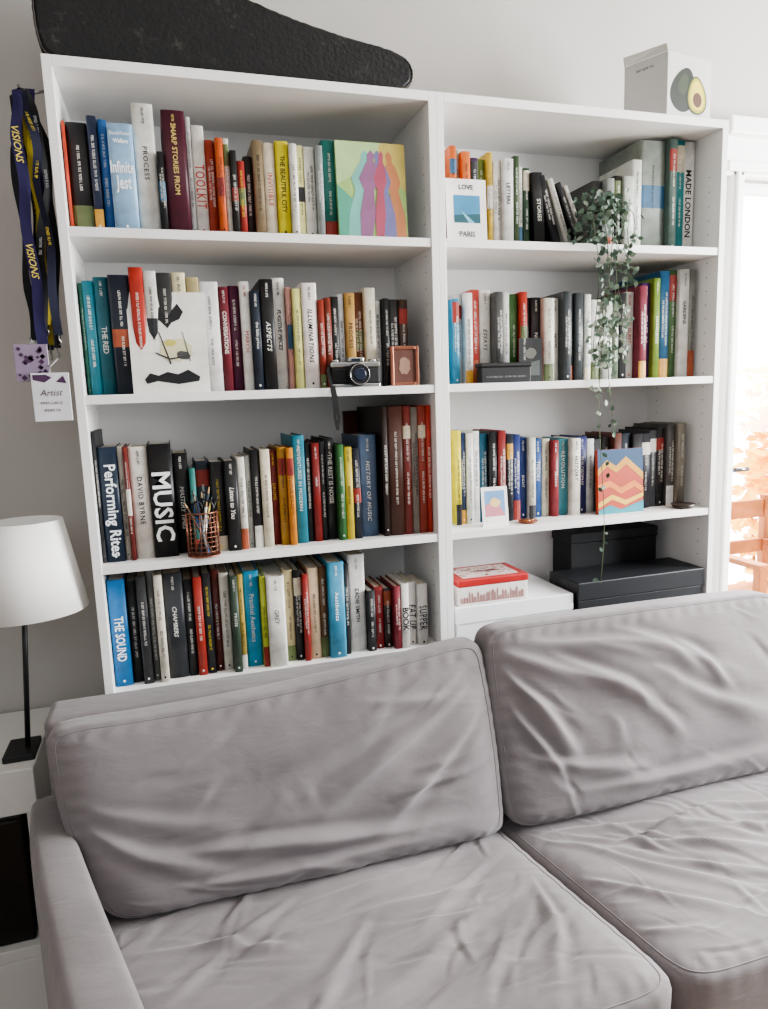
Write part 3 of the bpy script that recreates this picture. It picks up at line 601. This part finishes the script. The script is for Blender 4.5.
def egg(cx,cy,rx,ry,tilt,taper=.25):
    o=[]
    for i in range(32):
        a=2*math.pi*i/32; x=math.cos(a)*rx; y=math.sin(a)*ry; x*=1-taper*(y/ry)
        o.append((cx+x*math.cos(tilt)-y*math.sin(tilt),cy+x*math.sin(tilt)+y*math.cos(tilt)))
    return o
avp('avocado_picture',egg(.36,.46,.26,.36,-.35),'#141c10',0)
avp('avocado_picture',egg(.36,.54,.11,.17,-.35),'#26331a',1)
avp('avocado_picture',egg(.66,.40,.22,.30,.1),'#33421c',2)
avp('avocado_picture',egg(.66,.40,.195,.275,.1),'#a39a30',3)
avp('avocado_picture',egg(.66,.40,.16,.235,.1),'#cbbd4e',4)
avp('avocado_picture',egg(.67,.33,.10,.115,0,0),'#4f2916',5)
exl=(cl-c0); nl=Vector((-exl.y,exl.x,0)).normalized(); nl=nl if nl.y<0 else -nl
bm=bmesh.new(); put_marks(bm,c0+exl*.5+up*.85+nl*.0006,-exl.normalized(),(0,0,1),.05,.005); mesh_obj('lettering',bm,mat('#3a3a3a',.6),av)
bm=bmesh.new()
f=poly(bm,[cl+up,c0+up,c0+up+Vector((-.008,-.004,.014)),cl+up+Vector((-.004,.0,.022))]); r=bmesh.ops.extrude_face_region(bm,geom=[f])
for v in [g for g in r['geom'] if isinstance(g,bmesh.types.BMVert)]: v.co+=Vector((-.001,-.001,0))
mesh_obj('box_flap',bm,mat('#d8d6d2',.5,'paint'),av)

# ------------------------------------------------------------------ lanyards on the bookcase corner
def ribbon(bm,pts,w,tw0=0,tw1=0):
    pts=[Vector(q) for q in pts]; prev=None
    for i,q in enumerate(pts):
        a=tw0+tw1*math.sin(i*.35+tw0*3); s=Vector((math.cos(a),-math.sin(a),0))*w/2
        cur=(bm.verts.new(q-s),bm.verts.new(q+s))
        if prev: f=bm.faces.new((prev[0],prev[1],cur[1],cur[0])); f.smooth=True
        prev=cur
hook=thing('coat_hook','small metal hook fixed to the bookcase side','hook',(0,.03,1.96))
bm=bmesh.new(); tube(bm,[(0,.03,1.965),(-.02,.03,1.96),(-.035,.03,1.955),(-.045,.03,1.965),(-.048,.03,1.972)],.003,8); mesh_obj('hook_arm',bm,mat('#9a9a9a',.3,'plain',1),hook)
NV='#191c2e'
lan=[(NV,None,[(20,90),(26,150),(36,220),(44,290),(52,350)],'#c9b23c'),
     ('#c2ad3c',None,[(22,92),(33,150),(42,220),(47,290),(50,345)],K),
     ('#3f2f63',None,[(30,90),(38,160),(44,240),(50,300),(42,352)],Y),
     ('#141416',None,[(26,92),(46,145),(52,210),(56,280),(56,348)],'#8a8a90'),
     ('#ab9832',None,[(22,94),(30,140),(38,200),(44,262),(46,325)],K),
     ('#17171c',None,[(14,95),(15,150),(22,220),(29,290),(36,340)],'#8a8a90'),
     ('#121214',None,[(24,88),(40,135),(47,190),(40,260),(46,330)],'#9a9a9a'),
     ('#2a2450','VISIONS',[(16,90),(18,140),(25,205),(34,275),(44,345)],'#d9c65a'),
     ('#1b1e34',None,[(22,92),(34,130),(38,180),(50,250),(58,335)],'#c9b23c')]
for k,(c,txt,pp,tc) in enumerate(lan):
    y0=.032-.0055*k
    L=thing('lanyard',f'{hexname(c)} fabric event lanyard hanging at the bookcase corner','lanyard',meas(pp[0][0],pp[0][1],y0),group='lanyards on the bookcase corner')
    P3=[meas(a,b,y0) for a,b in pp]
    Q=[]
    for i in range(len(P3)-1):
        for s in range(8): Q.append(P3[i].lerp(P3[i+1],s/8))
    Q.append(P3[-1]); Q=[q+Vector((.003*math.sin(i*.55+k),.002*math.cos(i*.4+k),0)) for i,q in enumerate(Q)]
    Q=[Vector((min(q.x,-.010),q.y,q.z)) for q in Q]
    bm=bmesh.new(); ribbon(bm,[Vector((-.042,.03,1.965))]+Q,.020 if k in(7,1) else .016,.25*(k%3-1) if not txt else 0,.5 if not txt else .1); mesh_obj('strap',bm,mat(c,.85),L)
    bm=bmesh.new(); q=Q[-1]; tube(bm,[q,q+Vector((0,0,-.008)),q+Vector((.003,0,-.014)),q+Vector((0,0,-.02))],.0018,6); mesh_obj('clip',bm,mat('#9b9b9b',.3,'plain',1),L)
    bm=bmesh.new()
    if txt:
        for i in (7,21):
            a=Q[i]; b=Q[i+3]; dr=(b-a).normalized(); put_text(bm,txt,(a+b)/2+Vector((0,-.003,0)),dr,(1,0,0),.12,.013)
    elif k in (0,1,4,6,8):
        for i in range(5,len(Q)-5,8):
            a=Q[i]; b=Q[min(i+3,len(Q)-1)]; dr=(b-a).normalized(); put_marks(bm,(a+b)/2+Vector((0,-.0035,0)),dr,(1,0,0),.035,.005)
    if len(bm.verts): mesh_obj('lettering',bm,mat(tc,.6),L)
    else: bm.free()
    bd_={2:(32,363,34,40,'#8f7f95',0),3:(52,397,38,52,'#d3d3d6',1)}.get(k)
    if bd_:
        bx,by,bw,bh,bc_,art=bd_; yb=-.024 if art else -.018
        c1=meas(bx,by,yb); sc_l=(meas(bx+10,by,yb)-c1).x/10; wv=bw*sc_l/2; hv=bh*sc_l/2; cxx=c1.x
        bm=bmesh.new(); bmbox(bm,cxx-wv,cxx+wv,yb-.0015,yb,c1.z-hv,c1.z+hv,.0005,1); mesh_obj('badge',bm,mat(bc_,.3),L,label='white plastic event badge' if art else 'patterned plastic event badge')
        bm=bmesh.new(); yy=yb-.0021
        if art:
            put_text(bm,'Artist',(cxx,yy,c1.z+hv*.18),(1,0,0),(0,0,1),wv*1.2,hv*.36)
            put_marks(bm,(cxx,yy,c1.z-hv*.25),(1,0,0),(0,0,1),wv*1.2,hv*.14); put_marks(bm,(cxx,yy,c1.z-hv*.55),(1,0,0),(0,0,1),wv*.9,hv*.12)
            poly(bm,[(cxx-wv*.9,yy,c1.z+hv*.72),(cxx-wv*.3,yy,c1.z+hv*.6),(cxx+wv*.1,yy,c1.z+hv*.8),(cxx-wv*.2,yy,c1.z+hv*.92),(cxx-wv*.9,yy,c1.z+hv*.92)])
            poly(bm,[(cxx+wv*.3,yy,c1.z+hv*.62),(cxx+wv*.85,yy,c1.z+hv*.55),(cxx+wv*.7,yy,c1.z+hv*.88)])
        else:
            for _ in range(26):
                a=cxx+random.uniform(-.8,.8)*wv; b=c1.z+random.uniform(-.8,.8)*hv; s=random.uniform(.08,.22)*wv
                poly(bm,[(a-s,yy,b),(a,yy,b-s),(a+s,yy,b),(a,yy,b+s)])
        mesh_obj('badge_print',bm,mat('#4a2a4c',.5),L)
        bm=bmesh.new(); tube(bm,[(cxx,yb,c1.z+hv-.002),(cxx+.002,yb,c1.z+hv+.012),Q[-1]+Vector((0,0,-.02))],.0016,5); mesh_obj('badge_clip',bm,mat('#c9c9c9',.3),L)

# ------------------------------------------------------------------ side cabinet and lamp
wt=mat('#dcdbd8',.45,'paint'); TZ=.615
sc_=thing('side_cabinet','low white side cabinet with open compartment beside the sofa','cabinet',(-.46,.12,0))
box('top_board',-.80,-.150,-.03,.29,TZ-.10,TZ,wt,sc_,.003); box('side_panel',-.80,-.775,-.02,.28,0,TZ-.10,wt,sc_,.002); box('side_panel',-.175,-.150,-.02,.28,0,TZ-.10,wt,sc_,.002)
box('shelf',-.775,-.175,-.02,.28,.17,.20,wt,sc_,.002); box('back_panel',-.775,-.175,.27,.28,0,TZ-.10,wt,sc_,0); box('plinth',-.775,-.175,-.02,.0,0,.17,wt,sc_,.002)
ab=thing('appliance_box','black box unit inside the white side cabinet','box',(-.45,.1,.20))
box('box_body',-.76,-.19,0.0,.25,.20,.50,mat('#0b0b0c',.4,'plain'),ab,.004)
box('front_trim',-.75,-.20,-.003,.0,.485,.49,mat('#3a3a3c',.4),ab,0)
lp=thing('table_lamp','table lamp with white cone shade and black stem on cabinet','lamp',(-.17,.05,TZ))
blk=mat('#1c1c1e',.45)
box('lamp_base',-.215,-.152,.005,.095,TZ,TZ+.014,blk,lp,.002)
bm=bmesh.new(); cyl(bm,(-.172,.05,TZ+.012),(-.143,.05,1.0),.0055,.0055,14); mesh_obj('lamp_stem',bm,blk,lp)
bm=bmesh.new(); n=64; lo=[];hi=[]
ca=Vector((-.145,.05,.932)); cb=Vector((-.128,.05,1.125))
for ri,(r0,r1) in enumerate(((.126,.074),(.1245,.0725))):
    lo.append([bm.verts.new(ca+Vector((math.cos(2*math.pi*i/n)*r0,math.sin(2*math.pi*i/n)*r0*.9,0))) for i in range(n)])
    hi.append([bm.verts.new(cb+Vector((math.cos(2*math.pi*i/n)*r1,math.sin(2*math.pi*i/n)*r1*.9,0))) for i in range(n)])
for i in range(n):
    j=(i+1)%n
    for q in ((lo[0][i],lo[0][j],hi[0][j],hi[0][i]),(lo[1][j],lo[1][i],hi[1][i],hi[1][j]),(lo[0][j],lo[0][i],lo[1][i],lo[1][j]),(hi[0][i],hi[0][j],hi[1][j],hi[1][i])):
        bm.faces.new(q).smooth=True
mesh_obj('lamp_shade',bm,mat('#faf9f6',.9,'paint'),lp)
bm=bmesh.new(); cyl(bm,(-.143,.05,1.0),(-.141,.05,1.03),.012,.012,14); mesh_obj('bulb_socket',bm,blk,lp)

# ------------------------------------------------------------------ sofa
fab=mat('#7f797a',.9,'fabric'); fabd=mat('#767071',.9,'fabric')
def fold_height(Uc,Vc,asp,folds,seed,nrand,base_dir,amp=.004,wr=(.018,.06),spread=.35,wk=1.25,ak=1.0):
    r=np.random.RandomState(seed); X=Uc*asp; Yv=Vc; H=np.zeros_like(X)
    fl=[(a*asp,b,c*asp,d,w*wk,h*ak) for a,b,c,d,w,h in folds]
    for _ in range(nrand):
        cx=r.uniform(-.95,.95)*asp; cy=r.uniform(-.9,.9); an=base_dir+r.normal(0,spread); L=r.uniform(.3,1.1)
        w=r.uniform(*wr); fl.append((cx-math.cos(an)*L/2,cy-math.sin(an)*L/2,cx+math.cos(an)*L/2,cy+math.sin(an)*L/2,w,r.uniform(.3,1)*amp*(w/wr[1])**.5*r.choice([-1,1,1])))
    for x0,y0,x1,y1,w,h in fl:
        dx,dy=x1-x0,y1-y0; L=math.hypot(dx,dy); dx/=L;dy/=L
        t=((X-x0)*dx+(Yv-y0)*dy)/L; s=(X-x0)*-dy+(Yv-y0)*dx; ph=r.uniform(0,6)
        s=s+.055*np.sin(t*3.2+ph)+.010*np.sin(t*9+ph*2)
        env=np.clip(np.sin(np.pi*np.clip(t,0,1)),0,1)**1.2; ww=w*(.6+.8*np.clip(t,0,1))
        sa=np.where(s>0,s/(ww*.62),s/(ww*1.5))
        H+=h*env*(np.exp(-np.abs(sa)**2)-.45*np.exp(-((s-1.5*ww)/ww)**2)-.15*np.exp(-((s+2.2*ww)/(1.4*ww))**2))
    H+=.0035*np.sin(2.1*X+1.3*Yv+seed)*np.cos(2.7*Yv-.8*X+seed*.7)+.0015*np.sin(6*X-4*Yv+seed)*np.sin(5*Yv+2.2*X)
    return H
def cushion(name,label,mapf,nu,nv,nw,n,n2,pull,hfun,pipe,group):
    """closed boxed cushion; mapf(u,v,w)->xyz ; hfun(u,v)->crease height on the w=+1 face"""
    def shape(u,v,w):
        m=max(abs(u),abs(v)); 
        if m>1e-9:
            s=m*(abs(u)**n+abs(v)**n)**(-1/n); k=m**3; s=1+(s-1)*k; u*=s; v*=s
        mm=max(m,abs(w)); rr=mm*(m**n2+abs(w)**n2)**(-1/n2) if mm>1e-9 else 1
        return (u*(1+(rr-1)*pull*m**2),v*(1+(rr-1)*pull*m**2),w*(1+(rr-1)*2.4*m**5))
    bm=bmesh.new(); vid={}; UV=[]
    def gv(i,j,k):
        key=(i,j,k)
        if key in vid: return vid[key]
        u=-1+2*i/nu; v=-1+2*j/nv; w=-1+2*k/nw
        u=math.sin(u*math.pi/2)*.4+u*.6; v=math.sin(v*math.pi/2)*.4+v*.6
        q=shape(u,v,w); vt=bm.verts.new(mapf(*q)); vid[key]=vt; UV.append((vt,(u,v,w))); return vt
    def quad(a,b,c,d): bm.faces.new((a,b,c,d)).smooth=True
    for i in range(nu):
        for j in range(nv):
            quad(gv(i,j,nw),gv(i+1,j,nw),gv(i+1,j+1,nw),gv(i,j+1,nw)); quad(gv(i,j,0),gv(i,j+1,0),gv(i+1,j+1,0),gv(i+1,j,0))
    for i in range(nu):
        for k in range(nw):
            quad(gv(i,0,k),gv(i+1,0,k),gv(i+1,0,k+1),gv(i,0,k+1)); quad(gv(i,nv,k),gv(i,nv,k+1),gv(i+1,nv,k+1),gv(i+1,nv,k))
    for j in range(nv):
        for k in range(nw):
            quad(gv(0,j,k),gv(0,j,k+1),gv(0,j+1,k+1),gv(0,j+1,k)); quad(gv(nu,j,k),gv(nu,j+1,k),gv(nu,j+1,k+1),gv(nu,j,k+1))
    bmesh.ops.recalc_face_normals(bm,faces=bm.faces); bm.normal_update()
    Uc=np.array([q[0] for _,q in UV]); Vc=np.array([q[1] for _,q in UV]); Wc=np.array([q[2] for _,q in UV])
    rim=np.clip((1-np.maximum(np.abs(Uc),np.abs(Vc)))/.10,0,1)
    H=hfun(Uc,Vc)*np.clip((Wc-.1)/.6,0,1)*(.25+.75*rim)
    pucker=.0008*np.sin(Uc*60+3*np.sin(Vc*9))*np.exp(-((np.abs(Vc)-.94)/.07)**2)+.0008*np.sin(Vc*40+3*np.sin(Uc*9))*np.exp(-((np.abs(Uc)-.95)/.06)**2)
    H=H+pucker*np.clip((Wc-.1)/.6,0,1)
    nrm=[v.normal.copy() for v,_ in UV]
    for (v,_),h,nn in zip(UV,H,nrm): v.co+=nn*float(h)
    ctr=sum((v.co for v in bm.verts),Vector())/len(bm.verts); zmin=min(v.co.z for v in bm.verts)
    o=thing(name,label,'sofa cushion',(ctr.x,ctr.y,zmin),group)
    loop=[gv(i,0,nw) for i in range(nu)]+[gv(nu,j,nw) for j in range(nv)]+[gv(i,nv,nw) for i in range(nu,0,-1)]+[gv(0,j,nw) for j in range(nv,0,-1)]
    pts=[v.co+v.normal*.0002 for v in loop]
    mesh_obj('cover',bm,fab,o)
    bm=bmesh.new(); tube(bm,pts,pipe,6,closed=True); mesh_obj('piping',bm,fabd,o)
    return o
def backmap(xbl,xbr,xtl,xtr,ztl,ztm,ztr,zb=.447,lean=.165,bulge=.034,pw=1.0):
    def f(u,v,w):
        s=(v+1)/2; c=(u+1)/2; s0=min(1,max(0,s))
        xl=xbl+(xtl-xbl)*s0**pw; xr=xbr+(xtr-xbr)*s; 
        bow=.008*math.sin(math.pi*s0); xl-=bow; xr+=bow*.6; x=xl+(xr-xl)*c
        zt=(1-c)**2*ztl+2*c*(1-c)*ztm+c*c*ztr
        z=zb+(zt-zb)*s+.004*w*s
        yf=-.375+lean*s-bulge*math.sin(math.pi*min(1,max(0,s*.8+.03)))*(1-abs(u)**4*.7)
        yb=-.137
        y=yb+(yf-yb)*(w+1)/2
        return (x,y,z)
    return f
folds_bl=[(.95,.80,-.2,.2,.07,.010),(.97,.62,.0,-.2,.055,.013),(.96,.3,.25,-.55,.055,.012),(-.75,-.35,.85,-.66,.055,.016),(-.95,0,-.35,-.6,.055,.010),(-.7,-.62,.7,-.85,.045,.010),(.3,.8,.95,.5,.04,.006),(.5,-.1,.97,.1,.04,.007),(-.2,-.1,.6,.3,.05,.006),(.97,-.1,.3,-.3,.04,.009),(-.9,.3,-.3,-.2,.05,.006)]
folds_br=[(-.97,.85,-.1,.1,.055,.015),(-.95,.6,-.55,-.4,.045,.013),(-.85,.88,.2,.5,.045,.013),(-.7,.75,.1,-.2,.045,.014),(-.3,.85,.6,.2,.055,.012),(.0,.3,.8,-.3,.055,.011),(-.9,-.2,-.1,-.7,.045,.010),(-.7,-.6,.9,-.75,.045,.011),(-.95,.3,-.65,-.7,.035,.009),(.1,.7,.5,.0,.04,.010)]
cushion('back_cushion','grey fabric sofa back cushion with soft creases, beside the armrest',backmap(.028,.785,-.090,.796,.766,.754,.826,pw=.55),170,110,12,16,6.5,.35,
  lambda U,V:fold_height(U,V,1.9,folds_bl,3,20,.45,.0038,(.025,.08),wk=1.45,ak=.95),.0012,'sofa back cushions')
cushion('back_cushion','grey fabric sofa back cushion with deep creases near its corner',backmap(.791,1.585,.803,1.61,.842,.846,.835),170,110,12,14,6.5,.35,
  lambda U,V:fold_height(U,V,1.9,folds_br,8,22,-.7,.0042,(.025,.08),wk=1.45,ak=.85),.0012,'sofa back cushions')
def seatmap(uL,uR,zt=.450):
    def k(x): return .30-.105*min(max(x/.79,0),1.15)
    def f(u,v,w):
        y=-.492+v*.281
        x0=uL+(uR-uL)*(u+1)/2; x=x0+k(x0)*(-y-.36)
        sag=.010*math.sin(3.1*u+1.3)*math.sin(2.3*v+.6)
        z=zt-.15+.15*(w+1)/2+(sag*(1-u*u)*(1-v*v))*max(w,0)
        return (x,y,z)
    return f
folds_sl=[(.95,.2,-.5,-.1,.03,.009),(.95,.0,-.2,-.5,.035,.010),(.95,-.2,.1,-.8,.035,.009),(.8,.35,-.8,.1,.03,.008),(.7,-.1,-.7,-.4,.035,.010),(.4,-.3,-.8,-.8,.04,.010),(.85,.4,-.1,.2,.025,.007),(.2,.1,-.5,-.8,.03,.008),(-.9,.25,-.2,-.1,.025,.007),(.6,-.5,-.4,-.95,.03,.008),(.95,.35,.2,-.2,.025,.008),(.9,.1,.5,-.9,.03,.008),(-.1,.3,-.9,-.2,.03,.008)]
folds_sr=[(-.9,.3,-.2,-.6,.035,.010),(-.6,.35,.3,-.5,.035,.011),(-.3,.3,.6,-.3,.035,.010),(-.95,0,-.4,-.9,.035,.010),(.0,.35,.9,-.2,.035,.009),(-.5,.0,.2,-.8,.035,.009),(-.8,.1,.4,.25,.03,.008),(-.95,.4,.2,.1,.03,.009),(-.8,.4,.0,-.2,.025,.008),(-.2,.1,.5,-.7,.03,.009)]
cushion('seat_cushion','grey fabric sofa seat cushion with creases beside the armrest',seatmap(-.035,.797),180,140,10,14,8,.4,
  lambda U,V:fold_height(U,V,1.25,folds_sl,13,80,.42,.0042,(.010,.034),.35,1.2,.85),.0014,'sofa seat cushions')
cushion('seat_cushion','grey fabric sofa seat cushion with diagonal creases',seatmap(.801,1.59),180,140,10,14,8,.4,
  lambda U,V:fold_height(U,V,1.25,folds_sr,17,80,-.8,.0043,(.010,.034),.35,1.2,.85),.0014,'sofa seat cushions')
so=thing('sofa','grey fabric sofa with padded armrest in front of bookcases','sofa',(.75,-.42,0))
box('backrest',-.104,1.80,-.132,-.022,.10,.754,fab,so,.018,seg=5,smooth=True)
box('sofa_base',0.0,1.80,-.755,-.135,.10,.298,fabd,so,.02,seg=3,smooth=True)
bm=bmesh.new(); rings=[]
path=[(-.113,-.10,.598),(-.110,-.13,.602),(-.094,-.22,.603),(-.057,-.36,.603),(-.011,-.52,.601),(.031,-.66,.599),(.070,-.80,.596),(.084,-.845,.592),(.087,-.855,.58)]
for i,(x,y,zt) in enumerate(path):
    hw=.031+.021*min(i,6)/6; ends=.9 if i in(0,8) else 1
    sec=[]
    for k in range(40):
        a=2*math.pi*k/40
        c_=math.cos(a); s_=math.sin(a)
        cc=math.copysign(abs(c_)**.25,c_); ss=math.copysign(abs(s_)**.25,s_)
        zc=(zt+.10)/2; hz=(zt-.10)/2
        sec.append(bm.verts.new((x+cc*hw*ends,y+cc*hw*.22,zc+ss*hz-.004*cc*cc*(ss>0))))
    rings.append(sec)
for A,B in zip(rings,rings[1:]):
    for k in range(40):
        f=bm.faces.new((A[k],A[(k+1)%40],B[(k+1)%40],B[k])); f.smooth=True
bm.faces.new(rings[0]); bm.faces.new(rings[-1][::-1]); bmesh.ops.recalc_face_normals(bm,faces=bm.faces)
arm=mesh_obj('armrest',bm,fab,so)
ss_=arm.modifiers.new('s','SUBSURF'); ss_.levels=1; ss_.render_levels=1
for x,y in ((.02,-.73),(1.65,-.73),(.02,-.18),(1.65,-.18)):
    bm=bmesh.new(); cyl(bm,(x,y,0),(x,y,.102),.018,.024,16); mesh_obj('leg',bm,mat('#2a211b',.5,'wood'),so)

# ------------------------------------------------------------------ light
w=bpy.data.worlds.new('world'); scene.world=w; w.use_nodes=True
bg=w.node_tree.nodes['Background']; bg.inputs['Color'].default_value=(.86,.92,1,1); bg.inputs['Strength'].default_value=.42
def area(name,loc,tgt,sx,sy,e,c):
    l=bpy.data.lights.new(name,'AREA'); l.shape='RECTANGLE'; l.size=sx; l.size_y=sy; l.energy=e; l.color=c
    o=bpy.data.objects.new(name,l); COL.objects.link(o); o.location=loc
    o.rotation_euler=(Vector(tgt)-Vector(loc)).to_track_quat('-Z','Y').to_euler(); return o
area('window_light',(3.2,-.85,1.65),(0.5,-.2,.7),1.2,1.2,210,(.98,.99,1))
area('door_daylight_fill',(3.1,1.7,2.9),(1.5,-.7,.5),1.4,1.2,420,(.99,.99,1))  # added lamp out of view, standing in for daylight through the door
area('room_fill',(-.3,-3.0,2.2),(.6,0,1.1),2.5,1.2,12,(.95,.97,1))  # added soft fill from behind the camera, not a lamp of the room
